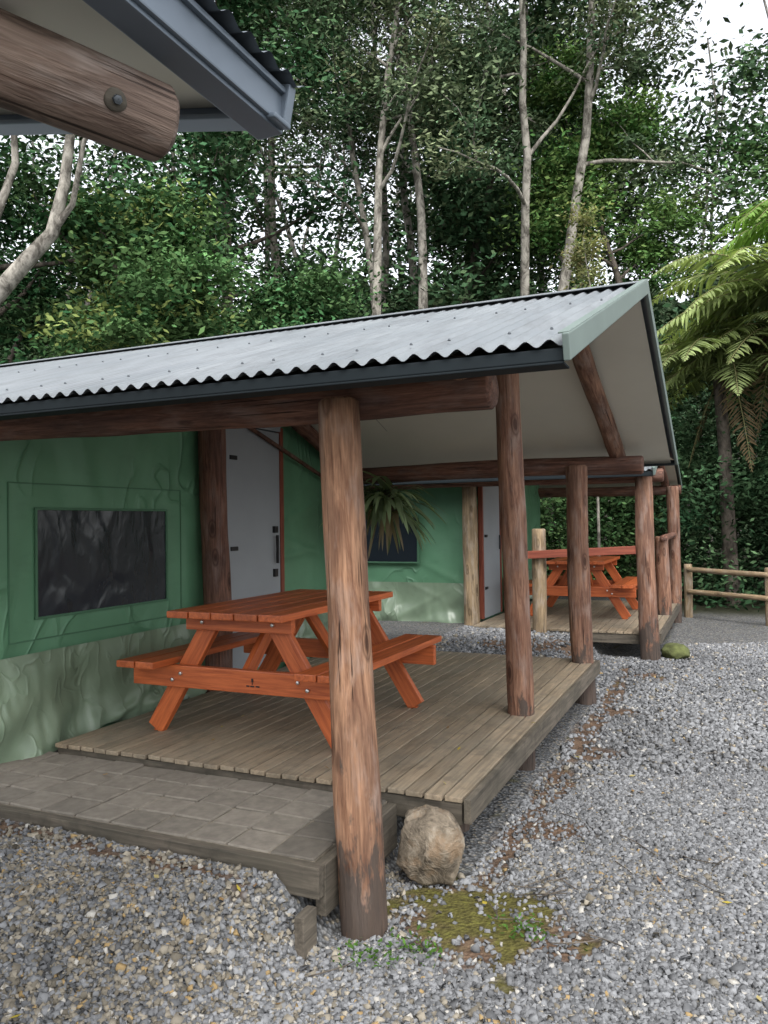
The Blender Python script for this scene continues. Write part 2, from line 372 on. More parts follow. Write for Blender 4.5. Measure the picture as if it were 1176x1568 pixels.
tree('gum_tree',3.7,17.2,18,.17,spread=3.0,seed=25,lean=(.0,0),**gum)
tree('gum_tree',5.6,20,20,.18,spread=3.4,seed=27,**gum)
tree('gum_tree',-1.9,19,18,.17,spread=3.0,seed=28,**gum)
tree('gum_tree',1.8,21,19,.17,spread=3.0,seed=29,**gum)
tree('gum_tree',-.8,21,19,.17,spread=3.0,seed=30,**gum)
tree('broadleaf_tree',6.0,16.5,12.5,.14,.5,2.1,14,30000,.14,(.115,.21,.065),BARK_D,31,sig=.35,subs=3,W=.42,lm=FARLEAF)
tree('broadleaf_tree',9.0,17,17,.2,.25,3.2,18,32000,.16,(.075,.14,.055),BARK_D,32,sig=.5,subs=3,lm=FARLEAF)
tree('broadleaf_tree',2.2,23,13,.2,.3,3.4,16,20000,.22,(.06,.105,.052),BARK_D,33,sig=.65,subs=3,lm=FARLEAF)
tree('broadleaf_tree',5.0,24,18,.2,.35,3.8,16,20000,.24,(.07,.115,.06),BARK_M,35,sig=.65,subs=3,lm=FARLEAF)
tree('sapling',3.95,14.5,7.0,.035,.62,.8,9,3400,.09,(.22,.24,.12),BARK_P,34,sig=.16,subs=3,upb=1.4)
def limbtree():
    root=empty('leaning_tree',(*XY(-6.6,10.5),0)); r=np.random.default_rng(3)
    def q(l,d,z): p=XY(l,d);return (p[0],p[1],z)
    t=[q(-6.6,10.5,-.2),q(-6.4,10.5,2.),q(-5.9,10.5,3.7),q(-5.2,10.5,4.7),q(-4.75,10.5,5.2),q(-4.42,10.5,5.55),q(-4.25,10.5,6.2),q(-4.17,10.6,7.2),q(-4.5,10.7,9)]
    b=[q(-4.42,10.5,5.55),q(-4.1,10.4,5.9),q(-3.9,10.3,6.7),q(-3.4,10.3,7.3)]
    c=[q(-5.2,10.5,4.7),q(-5.3,10.6,5.6),q(-5.0,10.7,6.6),q(-5.1,10.8,8)]
    V,F=tubes([(t,[.2,.18,.15,.12,.105,.09,.075,.06,.04]),(b,[.05,.04,.03,.015]),(c,[.07,.06,.05,.03])],9)
    npmesh('trunk_and_limbs',V,F,BARK_P,root,True)
    V,F,T=clumpleaves([t[-1],c[-1],b[-1],q(-5.6,10.8,8.5),q(-6.2,10.8,7.5)],.6,5000,.14,.06,(.045,.10,.04),r);npmesh('crown',V,F,FARLEAF,root,False,T)
limbtree()
def mass(name,l0,l1,d0,d1,z0,z1,ncl,n,L,col,sig,seed,W=.45,zp=1.0,trunks=0,bk=None):
    r=np.random.default_rng(seed);root=empty(name,(*XY((l0+l1)/2,(d0+d1)/2),0))
    lat=r.uniform(l0,l1,ncl);dep=r.uniform(d0,d1,ncl);z=z0+(z1-z0)*r.uniform(0,1,ncl)**zp
    cs=np.stack([dep*Fv[0]+lat*Rv[0],dep*Fv[1]+lat*Rv[1],z],-1)
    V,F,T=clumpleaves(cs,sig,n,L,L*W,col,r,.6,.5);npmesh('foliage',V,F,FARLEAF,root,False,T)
    if trunks:
        ls=[]
        for k in range(trunks):
            p=XY(r.uniform(l0,l1),r.uniform(d0,d1));ls.append((walk((*p,-.3),(r.normal()*.08,r.normal()*.08,1),z1*r.uniform(.8,1.1),12,r,.1,.03),np.linspace(r.uniform(.1,.2),.03,13)))
        V,F=tubes(ls,6);npmesh('trunks',V,F,bk or BARK_D,root,True)
    return root
mass('distant_forest',-20,20,25,35,2,20,360,74000,.33,(.07,.11,.062),1.05,41,zp=1.2,trunks=45,bk=BARK_M)
mass('forest_understorey',-14,14,18.5,23,0,7,240,50000,.23,(.04,.075,.035),.75,42,zp=.9,trunks=14)
mass('shrub',5.5,11,13.9,16.5,0,4.0,110,40000,.125,(.04,.08,.038),.38,43)
mass('shrub',-9,-4.5,12,14.5,0,4.5,70,11000,.15,(.035,.085,.035),.5,44)
mass('shrub',1.0,6,15.8,17.5,0,2.6,70,22000,.13,(.055,.11,.042),.42,45)
def sky_backdrop(u,v):
    lat=-80+160*u;dep=40+22*v;z=-1+(18+1.6*sn(lat,dep,61,6,.35)+1.2*sn(lat,dep,62,8,1.3))*sm(v*1.4)
    return dep*Fv[0]+lat*Rv[0],dep*Fv[1]+lat*Rv[1],z
HM=M('dark_backdrop',.95,spec=.0)
hn=HM.noise(HM.coords(),1.5,9,.8);HM.color(HM.ramp(hn,[(.4,(.012,.019,.011)),(.52,(.04,.062,.034)),(.66,(.09,.125,.07))]));HM.bump(hn,1,1.0)
grid('sky_backdrop',260,60,sky_backdrop,HM.m)  # dark foliage-coloured backdrop added to block low sky behind the trees
FSTEM=simple('fern_stem',(.18,.17,.07),.7)
def treefern(name,lat,dep,zc,nf,fl,seed,col):
    r=np.random.default_rng(seed);x,y=XY(lat,dep);root=empty(name,(x,y,0))
    V,F=tubes([(walk((x,y,-.2),(0,0,1),zc+.2,8,r,.04),np.linspace(.14,.1,9))],9);tv=V;npmesh('trunk',V,F,BARK_D,root,True)
    top=np.array([x,y,zc]);P=[];T=[];lines=[]
    for k in range(nf):
        a=k*2.4+r.uniform(-.2,.2);dead=k>=nf-2;el=r.uniform(.05,.75) if not dead else -.7;L=fl*r.uniform(.75,1.1)*(.7 if dead else 1)
        h=np.array([np.cos(a),np.sin(a),0]);pts=[]
        n=44
        for i in range(n+1):
            t=i/n;pts.append(top+h*L*t*(1-.12*t)*(.5 if dead else 1)+np.array([0,0,L*(el*t-(.42+.35*max(el,0))*t*t)]))
        pts=np.array(pts);lines.append((pts[::4],np.linspace(.016,.004,len(pts[::4]))))
        side=np.cross(h,[0,0,1]);side/=np.linalg.norm(side)
        c0=np.array(col)*r.uniform(.6,1.25) if not dead else np.array([.16,.12,.07])
        for i in range(3,n+1):
            t=i/n;pl=L*.23*math.sin(math.pi*min(1,.12+.88*t)**.8)+.03;tg=pts[i]-pts[i-1];tg/=np.linalg.norm(tg)
            for s in (-1,1):
                d=side*s*.9+tg*(.45+r.normal()*.1)+np.array([0,0,-.25+r.normal()*.16]);d/=np.linalg.norm(d);w=tg*L/n*.5
                b=pts[i];ln=pl*r.uniform(.8,1.08);m=b+d*ln*.4;m2=b+d*ln*.75+np.array([0,0,-.04*ln]);e=b+d*ln+np.array([0,0,-.14*ln])
                P+= [b,m-w,m2-w*.7,e,m2+w*.7,m+w];T+=[c0*r.uniform(.65,1.3)]*6
    P=np.array(P);npmesh('fronds',P,np.arange(len(P)).reshape(-1,6),LEAF,root,False,np.array(T))
    V,F=tubes(lines,5);npmesh('frond_stems',V,F,FSTEM,root,True)
treefern('tree_fern',6.8,13.0,5.4,36,2.9,71,(.27,.33,.14))
treefern('tree_fern',6.3,14.2,4.4,32,2.5,72,(.22,.27,.115))
treefern('tree_fern',7.5,12.8,6.7,26,2.5,73,(.18,.30,.08))
treefern('tree_fern',7.2,13.6,4.8,30,2.6,74,(.24,.29,.12))
# ---------------------------------------------------------------- tents
def gable_roof(root,x0,x1,yn,yr,yf,ze,zr):
    m=(zr-ze)/(yr-yn);nx=int((x1-x0)/.076*8)
    for nm,ya in (('roof_sheet_near',yn),('roof_sheet_far',yf)):
        def f(u,v):
            x=x0+(x1-x0)*u;y=ya+(yr-ya)*v;z=ze+m*abs(yr-yn)*v+.0115*np.sin(2*np.pi*x/.076);return x,y,z
        grid(nm,nx,6,f,ROOF,root)
        s=1 if ya==yn else -1
        def g2(u,v): return x0+(x1-.03-x0)*u, ya+s*.03+(yr-ya-s*.03)*v, ze-.045+m*abs(yr-ya)*v
        grid('soffit',2,2,g2,SOFFIT,root,False)
        for k in range(9):
            xx=x1-1.25-k*1.2
            plank('soffit_joint',(xx,ya+s*.05,ze-.045+m*.05-.004),(xx,yr-s*.01,ze-.045+m*abs(yr-ya)-.008),.008,.004,STRIP,root,bev=0)
        plank('fascia',(x0,ya+s*.022,ze-.036),(x1,ya+s*.022,ze-.036),.022,.042,FASCIA,root)
        plank('fascia_foot',(x0,ya+s*.06,ze-.062),(x1,ya+s*.06,ze-.062),.1,.008,FASCIA,root)
        plank('barge_board',(x1+.014,ya-s*.02,ze-.022),(x1+.014,yr,zr-.012),.085,.022,BARGE,root,up=(1,0,0))
        plank('barge_cap',(x1+.006,ya-s*.02,ze+.024),(x1+.006,yr,zr+.034),.034,.006,BARGE,root)
    for s,ye in ((-1,yn),(1,yf)):
        plank('ridge_cap',(x0,yr+s*.075,zr+.004),(x1+.01,yr+s*.075,zr+.004),.16,.004,ROOF,root,up=(0,s*m,1))
    P=[]
    for d in (.3,1.5):
        x=x1-.019-.076;k=0
        while x>x0:
            P.append((x,yn+d,ze+m*d+.0115+.002)); k+=1; x-=.076*(2 if k%2 else 3)
    P=np.array(P)
    a=np.linspace(0,2*np.pi,6,endpoint=False);ring=np.stack([.007*np.cos(a),.007*np.sin(a),0*a],-1)
    V=(P[:,None]+np.concatenate([ring,ring*.6+np.array([0,0,.007])])[None]).reshape(-1,3);n=len(P)
    f=[[k,(k+1)%6,6+(k+1)%6,6+k] for k in range(6)]+[[6,7,8,9],[9,10,11,6]]
    F=(np.array(f)[None]+12*np.arange(n)[:,None,None]).reshape(-1,4);npmesh('roof_screws',V,F,SCREW,root)
def folds(a,z,seed,n=9):
    r=np.random.default_rng(seed);o=0
    for k in range(n):
        th=r.uniform(-.5,.5)+(1.57 if k%3 else 0);ca,sa=math.cos(th),math.sin(th)
        a0=r.uniform(a.min(),a.max());z0=r.uniform(.8,2.2);d=(a-a0)*ca+(z-z0)*sa;e=-(a-a0)*sa+(z-z0)*ca
        o=o+r.uniform(.4,1)*np.exp(-(d/.04)**2)*np.exp(-(e/r.uniform(.25,.6))**2)
    return np.clip(o,0,1.3)
def wall_y(root,X,y0,y1,zb,ztop,seed,win=None):
    def f(u,v):
        y=y0+(y1-y0)*u;zt=ztop(y);z=zb+(zt-zb)*v
        d=.012*sn(y,z,seed,8,2.2)+.004*sn(y+z*.5,z,seed+1,8,9)+.024*folds(y,z,seed+2,22)
        if win: d=d*np.maximum(sm((np.abs(y-win[0])-win[1])/.25),sm((np.abs(z-win[2])-win[3])/.2))
        return X+d,y,z
    return grid('canvas_wall',240,140,f,CANVAS,root)
def wall_x(root,Y,x0,x1,zb,ztop,seed):
    def f(u,v):
        x=x0+(x1-x0)*u;z=zb+(ztop-zb)*v;return x,Y+.010*sn(x,z,seed,8,2.2)+.004*sn(x,z,seed+1,8,9)-.014*folds(x,z,seed+2,14),z
    return grid('canvas_wall',160,80,f,CANVAS,root)
def skirt(root,axis,C,a0,a1,z0,z1,sgn,seed):
    def f(u,v):
        a=a0+(a1-a0)*u;t=1-v;z=z0+(z1-z0)*v+.02*t*sn(a,a*0,seed+5,5,6)
        off=.04+.07*t+.045*(.2+t)*sn(a+z*.9,z*.25,seed,9,6)+.012*t*sn(a,z*.3,seed+1,9,18)+.03*t*sn(a-z,z*2,seed+2,6,7)+.03*(.3+t)*folds(a,z+1,seed+3,12)
        o=C+sgn*np.maximum(off,.024)
        return (o,a,z) if axis=='x' else (a,o,z)
    grid('canvas_skirt',280,40,f,SKIRT,root)
def tent1():
    root=empty('safari_tent',(-4,5,0));ze,zr,yn,yr,yf=2.155,3.045,2.45,5.07,7.70
    gable_roof(root,-10.5,-.47,yn,yr,yf,ze,zr);m=(zr-ze)/(yr-yn)
    zt=lambda y: ze-.05+m*np.minimum(y-yn,yf-y)
    wall_y(root,-3.8,2.95,7.1,.25,zt,81,win=(4.02,.82,1.38,.55))
    wall_x(root,2.95,-9,-3.8,.25,2.25,83);wall_x(root,7.1,-9,-3.8,.25,2.25,84);wall_y(root,-9,2.95,7.1,.25,zt,85)
    skirt(root,'x',-3.8,2.93,4.95,.31,.86,1,91);skirt(root,'x',-3.8,6.2,7.12,.33,.86,1,92);skirt(root,'y',2.95,-9,-3.8,.3,.86,-1,93);skirt(root,'y',7.1,-9,-3.8,.3,.86,1,94)
    X=-3.792
    def w(u,v):
        y=3.43+1.18*u;z=1.05+.66*v;return X+.002*sn(y,z,101,8,4),y,z
    grid('window',80,50,w,VINYL,root)
    for z in (1.055,1.71): plank('window_hem',(X+.001,3.42,z),(X+.001,4.62,z),.016,.014,CANVAS_D,root,up=(1,0,0))
    for y in (3.43,4.61): plank('window_hem',(X+.002,y,1.05),(X+.002,y,1.715),.016,.014,CANVAS_D,root,up=(1,0,0))
    for z in (.93,1.86): plank('seam',(-3.798,3.24,z),(-3.798,4.78,z),.009,.006,CANVAS_D,root,up=(1,0,0),bev=0)
    for y in (3.24,4.78): plank('seam',(-3.797,y,.93),(-3.797,y,1.86),.009,.006,CANVAS_D,root,up=(1,0,0),bev=0)
    plank('door',(-3.755,5.71,.37),(-3.755,5.71,2.42),.78,.04,DOORM,root,up=(1,0,0))
    for y in (5.29,6.13): plank('door_frame',(-3.755,y,.35),(-3.755,y,2.47),.055,.06,RED if y>6 else DOORM,root,up=(1,0,0))
    plank('door_frame',(-3.755,5.3,2.46),(-3.755,6.12,2.46),.06,.06,DOORM,root,up=(1,0,0))
    for z in (.65,1.4,2.15): plank('hinge',(-3.73,5.33,z),(-3.73,5.43,z),.035,.012,BLACK,root,up=(1,0,0))
    plank('door_handle',(-3.70,6.0,1.25),(-3.70,6.0,1.5),.022,.022,BLACK,root,up=(1,0,0));plank('door_lock',(-3.725,6.0,1.13),(-3.725,6.0,1.2),.05,.03,BLACK,root,up=(1,0,0))
    plank('door_lock',(-3.725,6.0,1.52),(-3.725,6.0,1.58),.05,.04,BLACK,root,up=(1,0,0))
    plank('trim_pole',(-3.70,5.2,2.52),(-3.70,7.15,1.98),.03,.03,LOG_R,root)
    log('post',(-1.345,2.80,-.15),(-1.425,2.80,2.10),.098,.08,LOG_A,root,.01,seed=12)
    log('post',(-1.27,5.03,-.1),(-1.34,5.03,2.97),.088,.082,LOG_B,root,.012,seed=4)
    log('post',(-1.2,7.02,-.1),(-1.24,7.05,2.08),.096,.09,LOG_B,root,.01,seed=5)
    log('post',(-3.64,5.03,.2),(-3.68,5.03,2.96),.105,.1,LOG_R,root,.01,seed=6)
    log('post',(-3.62,7.3,.1),(-3.62,7.3,2.05),.09,.09,LOG_R,root,.01,seed=16)
    log('eave_beam',(-9.5,2.95,2.145),(-.84,2.95,2.11),.088,.085,LOG_R,root,.008,seed=7)
    log('eave_beam',(-9.5,7.22,2.09),(-.70,7.22,2.09),.085,.08,LOG_R,root,.01,seed=8)
    log('ridge_beam',(-9.5,5.07,2.86),(-.9,5.07,2.86),.08,.08,LOG_R,root,.01,seed=9)
    for x in (-.93,-3.62):
        log('rafter',(x,7.35,2.16),(x,5.1,2.88),.07,.065,LOG_B if x>-2 else LOG_R,root,.008)
        log('rafter',(x,2.8,2.18),(x,5.03,2.90),.055,.055,LOG_A,root,.008)
    n=26;w=2.47/n
    for k in range(n):
        x=-3.6+w*(k+.5);e=random.uniform(-.008,.008)
        plank('deck_board',(x,3.385+e,.338+random.uniform(-.002,.002)),(x,7.16,.338),w-.011,.024,DECK,root,bev=.004)
    plank('deck_side_board',(-1.108,3.38,.292),(-1.108,7.17,.292),.11,.034,DECK_SIDE,root,up=(1,0,0))
    plank('deck_front_joist',(-3.6,3.42,.27),(-1.14,3.42,.27),.1,.04,DECK_SIDE,root,up=(0,1,0))
    plank('deck_back_board',(-3.6,7.145,.27),(-1.14,7.145,.27),.1,.03,DECK_SIDE,root,up=(0,1,0))
    for y in (4.1,4.9,5.7,6.5): plank('joist',(-3.6,y,.265),(-1.14,y,.265),.1,.04,DECK_SIDE,root,up=(0,1,0))
    log('stump',(-1.35,3.9,-.1),(-1.35,3.9,.26),.08,.08,LOG_A,root,.0)
tent1()
def tent2():
    root=empty('safari_tent',(-4,11.6,0));ze,zr,yn,yr,yf=2.14,3.02,9.05,11.65,14.25
    gable_roof(root,-8,-.78,yn,yr,yf,ze,zr);m=(zr-ze)/(yr-yn)
    zt=lambda y: ze-.055+m*np.minimum(y-yn,yf-y)
    wall_x(root,9.95,-7.5,-3.1,.2,2.3,111);wall_y(root,-3.1,9.95,13.8,.2,zt,112);wall_x(root,13.8,-7.5,-3.1,.2,2.2,113);wall_y(root,-7.5,9.95,13.8,.2,zt,114)
    skirt(root,'y',9.95,-7.5,-3.1,.2,.78,-1,115);skirt(root,'x',-3.1,11.2,13.8,.3,.78,1,116)
    def w(u,v):
        x=-5.1+1.2*u;z=1.06+.62*v;return x,9.885+.003*sn(x,z,121,8,6),z
    grid('window',60,30,w,VINYL,root)
    for z in (1.05,1.68): plank('window_hem',(-5.13,9.882,z),(-3.87,9.882,z),.02,.03,CANVAS_D,root,up=(0,1,0))
    for x in (-5.12,-3.88): plank('window_hem',(x,9.881,1.03),(x,9.881,1.70),.02,.03,CANVAS_D,root,up=(0,1,0))
    plank('door',(-3.05,10.5,.3),(-3.05,10.5,2.35),.8,.04,DOORM,root,up=(1,0,0))
    for y in (10.06,10.94): plank('door_frame',(-3.05,y,.3),(-3.05,y,2.38),.05,.06,RED,root,up=(1,0,0))
    for z in (.7,1.4): plank('hinge',(-3.02,10.14,z),(-3.02,10.25,z),.035,.012,BLACK,root,up=(1,0,0))
    plank('door_handle',(-3.0,10.8,1.2),(-3.0,10.8,1.4),.022,.022,BLACK,root,up=(1,0,0))
    log('post',(-3.07,9.72,.0),(-3.12,9.72,2.2),.1,.09,LOG_P,root,.01,seed=31)
    log('post',(-.86,9.35,-.1),(-.90,9.35,2.08),.11,.095,LOG_B,root,.01,seed=32)
    log('post',(-.82,12.9,-.1),(-.84,12.9,2.1),.1,.09,LOG_B,root,.01,seed=33)
    log('rail_post',(-.85,11.3,.1),(-.86,11.3,1.36),.09,.085,LOG_B,root,.01,seed=34)
    log('rail_post',(-2.12,9.32,.0),(-2.12,9.32,1.5),.085,.08,LOG_P,root,.008,seed=35)
    log('rail',(-.84,11.1,1.34),(-.83,13.0,1.34),.045,.045,LOG_R,root,.004)
    plank('rail',(-2.25,9.22,1.19),(-1.0,9.3,1.25),.1,.09,RED,root)
    log('eave_beam',(-7.6,9.47,2.11),(-.7,9.47,2.11),.08,.08,LOG_R,root,.01)
    log('eave_beam',(-7.6,13.8,2.09),(-.75,13.8,2.09),.08,.08,LOG_R,root,.01)
    log('rafter',(-1.0,13.9,2.14),(-1.0,11.65,2.85),.065,.06,LOG_R,root);log('rafter',(-1.0,9.4,2.14),(-1.0,11.65,2.85),.065,.06,LOG_R,root)
    n=23;w=2.2/n
    for k in range(n):
        x=-2.98+w*(k+.5);plank('deck_board',(x,9.42,.285),(x,13.0,.285),w-.008,.024,DECK,root,bev=.003)
    plank('deck_side_board',(-.765,9.41,.235),(-.765,13.01,.235),.12,.034,DECK_SIDE,root,up=(1,0,0))
    plank('deck_front_joist',(-2.98,9.45,.215),(-.79,9.45,.215),.11,.04,DECK_SIDE,root,up=(0,1,0))
tent2()
# ---------------------------------------------------------------- picnic tables
def picnic_table(cx,cy,zb,ln=1.5):
    root=empty('picnic_table',(cx,cy,zb));y0=cy-ln/2;y1=cy+ln/2
    nb=5;tw=.78/nb
    for k in range(nb):
        x=cx-.39+tw*(k+.5);e=random.uniform(-.004,.004);plank('tabletop_board',(x,y0+e,zb+.735),(x,y1+e,zb+.735),tw-.01,.04,TABLE,root,bev=.006)
    for s in (-1,1):
        for j in range(2):
            x=cx+s*(.535+.14*j);plank('seat_board',(x,y0-.02,zb+.435),(x,y1+.02,zb+.435),.131,.04,TABLE,root,bev=.006)
    for e,ye in ((1,y0+.17),(-1,y1-.17)):
        plank('bench_bearer',(cx-.76,ye,zb+.35),(cx+.76,ye,zb+.35),.13,.045,TABLE,root,up=(0,1,0),bev=.006)
        plank('top_bearer',(cx-.36,ye,zb+.675),(cx+.36,ye,zb+.675),.085,.045,TABLE,root,up=(0,1,0))
        for s in (-1,1):
            plank('leg',(cx+s*.64,ye+e*.047,zb+.012),(cx+s*.2,ye+e*.047,zb+.705),.115,.045,TABLE,root,up=(0,1,0),bev=.006)
            plank('leg_foot',(cx+s*.647,ye+e*.047,zb+.004),(cx+s*.58,ye+e*.047,zb+.004),.045,.008,TABLE,root)
            for zz,xx in ((.33,.46),(.37,.4),(.68,.24)):
                log('bolt',(cx+s*xx,ye-e*.036,zb+zz),(cx+s*xx,ye-e*.02,zb+zz),.011,.011,BOLT,root,0,10,.002)
        plank('brace',(cx,ye+e*.03,zb+.33),(cx,ye+e*.42,zb+.70),.08,.04,TABLE,root,up=(1,0,0))
    plank('centre_rail',(cx,y0+.2,zb+.69),(cx,y1-.2,zb+.69),.09,.035,TABLE,root)
    zc=zb+.35;yy=y0+.17-.0245
    for k,(dx,dz,a,b) in enumerate(((.1,.012,.012,.02),(.1,-.006,.004,.016),(.07,-.022,.02,.008),(.1,-.022,.025,.008),(.135,-.022,.024,.008))):
        plank('burnt_mark',(cx+dx-a/2,yy,zc+dz),(cx+dx+a/2,yy,zc+dz),b,.002,BLACK,root,up=(0,1,0),bev=0)
picnic_table(-2.6,4.38,.352,1.52)
picnic_table(-1.9,11.2,.3,1.6)
# ---------------------------------------------------------------- paved slab
def pavers():
    root=empty('paved_slab',(-3,3,0));Vs=[];Fs=[];Ts=[];o=0;r=random.Random(5)
    ny=4;py=(3.375-2.665)/ny;px=.205
    nx=int((9.5-1.5)/px)
    bm0=bmesh.new();bmesh.ops.create_cube(bm0,size=1);bmesh.ops.scale(bm0,vec=(px-.007,py-.007,.05),verts=bm0.verts)
    bmesh.ops.bevel(bm0,geom=list(bm0.edges),offset=.006,segments=1,affect='EDGES')
    bm0.verts.index_update();bv=np.array([v.co[:] for v in bm0.verts]);bf=[[v.index for v in f.verts] for f in bm0.faces]
    for i in range(nx):
        for j in range(ny):
            c=np.array([-1.6-px*i,2.665+py*(j+.5),.277+r.uniform(-.003,.003)])
            v=bv.copy();v[:,2]+=v[:,0]*r.uniform(-.025,.025)+v[:,1]*r.uniform(-.025,.025)
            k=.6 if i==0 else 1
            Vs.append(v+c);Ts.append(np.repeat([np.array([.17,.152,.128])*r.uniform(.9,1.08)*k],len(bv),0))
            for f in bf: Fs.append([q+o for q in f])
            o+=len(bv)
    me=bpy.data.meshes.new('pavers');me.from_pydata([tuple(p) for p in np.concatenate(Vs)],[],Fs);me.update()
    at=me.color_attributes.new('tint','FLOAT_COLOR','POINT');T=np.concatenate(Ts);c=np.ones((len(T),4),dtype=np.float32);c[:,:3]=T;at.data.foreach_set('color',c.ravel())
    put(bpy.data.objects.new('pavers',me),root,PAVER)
    BED=simple('sandy_bedding',(.15,.13,.10),.95,0,.4,20)
    plank('bedding',(-9.5,3.02,.248),(-1.5,3.02,.248),.71,.09,BED,root,bev=0)
    plank('timber_edge',(-9.5,2.638,.235),(-1.45,2.638,.235),.12,.045,DECK_SIDE,root,up=(0,1,0))
    plank('timber_edge',(-1.47,2.665,.19),(-1.47,3.37,.19),.2,.045,DECK_SIDE,root,up=(1,0,0))
    plank('stub_board',(-1.47,2.60,.03),(-1.47,2.50,.03),.26,.04,DECK_SIDE,root,up=(1,0,0))
pavers()
# ---------------------------------------------------------------- boulder
def rock(name,c,s,seed,rotz=0):
    bm=bmesh.new();bmesh.ops.create_icosphere(bm,subdivisions=5,radius=1);r=np.random.default_rng(seed)
    P=np.array([v.co[:] for v in bm.verts])
    P=np.sign(P)*np.abs(P)**.72
    for k in range(14):
        n=r.normal(size=3);n/=np.linalg.norm(n);d=r.uniform(.8,1.0);q=P@n;P=P-np.clip(q-d,0,None)[:,None]*n*.95
    nn=1+.035*sn(P[:,0]*3,P[:,1]*3+P[:,2]*2,seed,9,2)+.016*sn(P[:,0]*9+P[:,2]*7,P[:,1]*9,seed+1,9,3);P=P*nn[:,None]
    P[:,:2]*=(1.08-.16*P[:,2])[:,None];P=P*np.array(s)
    for v,p in zip(bm.verts,P): v.co=p
    for f in bm.faces:f.smooth=True
    me=bpy.data.meshes.new(name);bm.to_mesh(me);bm.free();m=M('boulder_stone',.88,spec=.2);t=m.coords()
    n=m.noise(t,9,9,.75,.5);c1=m.ramp(n,[(.3,(.06,.05,.038)),(.5,(.17,.14,.105)),(.7,(.30,.26,.205))]);n2=m.noise(t,6,6,.7);c1=m.mix(m.ramp(n2,[(.5,0),(.62,.6)]),c1,(.18,.115,.065))
    n3=m.noise(t,14,4,.6,1);c1=m.mix(m.ramp(n3,[(.36,.8),(.42,0)]),c1,(.05,.04,.03));m.color(c1);m.bump(n,.9,.025)
    o=put(bpy.data.objects.new(name,me),None,m.m);o.location=c;o.rotation_euler=(0,0,rotz);return o
rock('boulder',(-1.25,3.28,.15),(.145,.12,.17),5,.3)
r0=rock('boulder',(-.62,9.6,.06),(.14,.16,.11),8)
r0.data.materials[0]=simple('mossy_stone',(.07,.08,.025),.9,0,.5,9,.6)
# ---------------------------------------------------------------- hanging fern
def hanging():
    x,y,z=-3.08,7.0,1.88;root=empty('hanging_fern',(x,y,z));r=np.random.default_rng(9);V=[];T=[];F=[]
    for k in range(200):
        a=r.uniform(0,6.28);el=r.uniform(-.3,.8);L=r.uniform(.32,.68);h=np.array([math.cos(a),math.sin(a),0]);s=np.cross(h,[0,0,1]);w=r.uniform(.013,.028)
        dead=r.uniform()<.12;c=np.array([.25,.2,.13]) if dead else np.array([.20,.26,.15])*r.uniform(.4,1.5)
        if dead: el=-1.0;L*=.7
        base=np.array([x,y,z-.05])+r.normal(size=3)*.05;n=9;o=len(V)
        for i in range(n+1):
            t=i/n;p=base+h*L*t*(1.2-.2*t)*(.45 if dead else 1)+np.array([0,0,L*(el*t-(.3 if dead else .62)*t*t)]);ww=w*(1-t)**.6*(1+1.2*t)
            V+=[p-s*ww,p+s*ww];T+=[c,c]
        for i in range(n):F.append([o+2*i,o+2*i+1,o+2*i+3,o+2*i+2])
    npmesh('strap_leaves',V,F,LEAF,root,True,np.array(T))
    b=bmesh.new();bmesh.ops.create_icosphere(b,subdivisions=3,radius=.13)
    for v in b.verts:v.co*=1+.12*math.sin(v.co.x*60)*math.cos(v.co.z*50)
    me=bpy.data.meshes.new('moss_ball');b.to_mesh(me);b.free();o=put(bpy.data.objects.new('moss_ball',me),root,simple('peat',(.06,.045,.025),.95,0,.5,20,.8));o.matrix_basis=Matrix.Translation((x,y,z-.1))
    log('hanger',(x,y,z),(x,7.2,2.05),.006,.006,BLACK,root,0,6,.001)
hanging()
# ---------------------------------------------------------------- fence
root=empty('wooden_fence',(0,13,0))
fp=[(-.66,13.6),(.5,12.8),(1.75,12.0),(3.2,11.3),(4.8,10.9)]
for k,(x,y) in enumerate(fp):
    log('fence_post',(x,y,-.1),(x,y,.86),.07,.065,LOG_P,root,.004)
    if k:
        a=fp[k-1]
        for z in (.78,.42): log('fence_rail',(a[0],a[1]-.07,z),(x,y-.07,z-.01),.042,.04,LOG_P,root,.008)
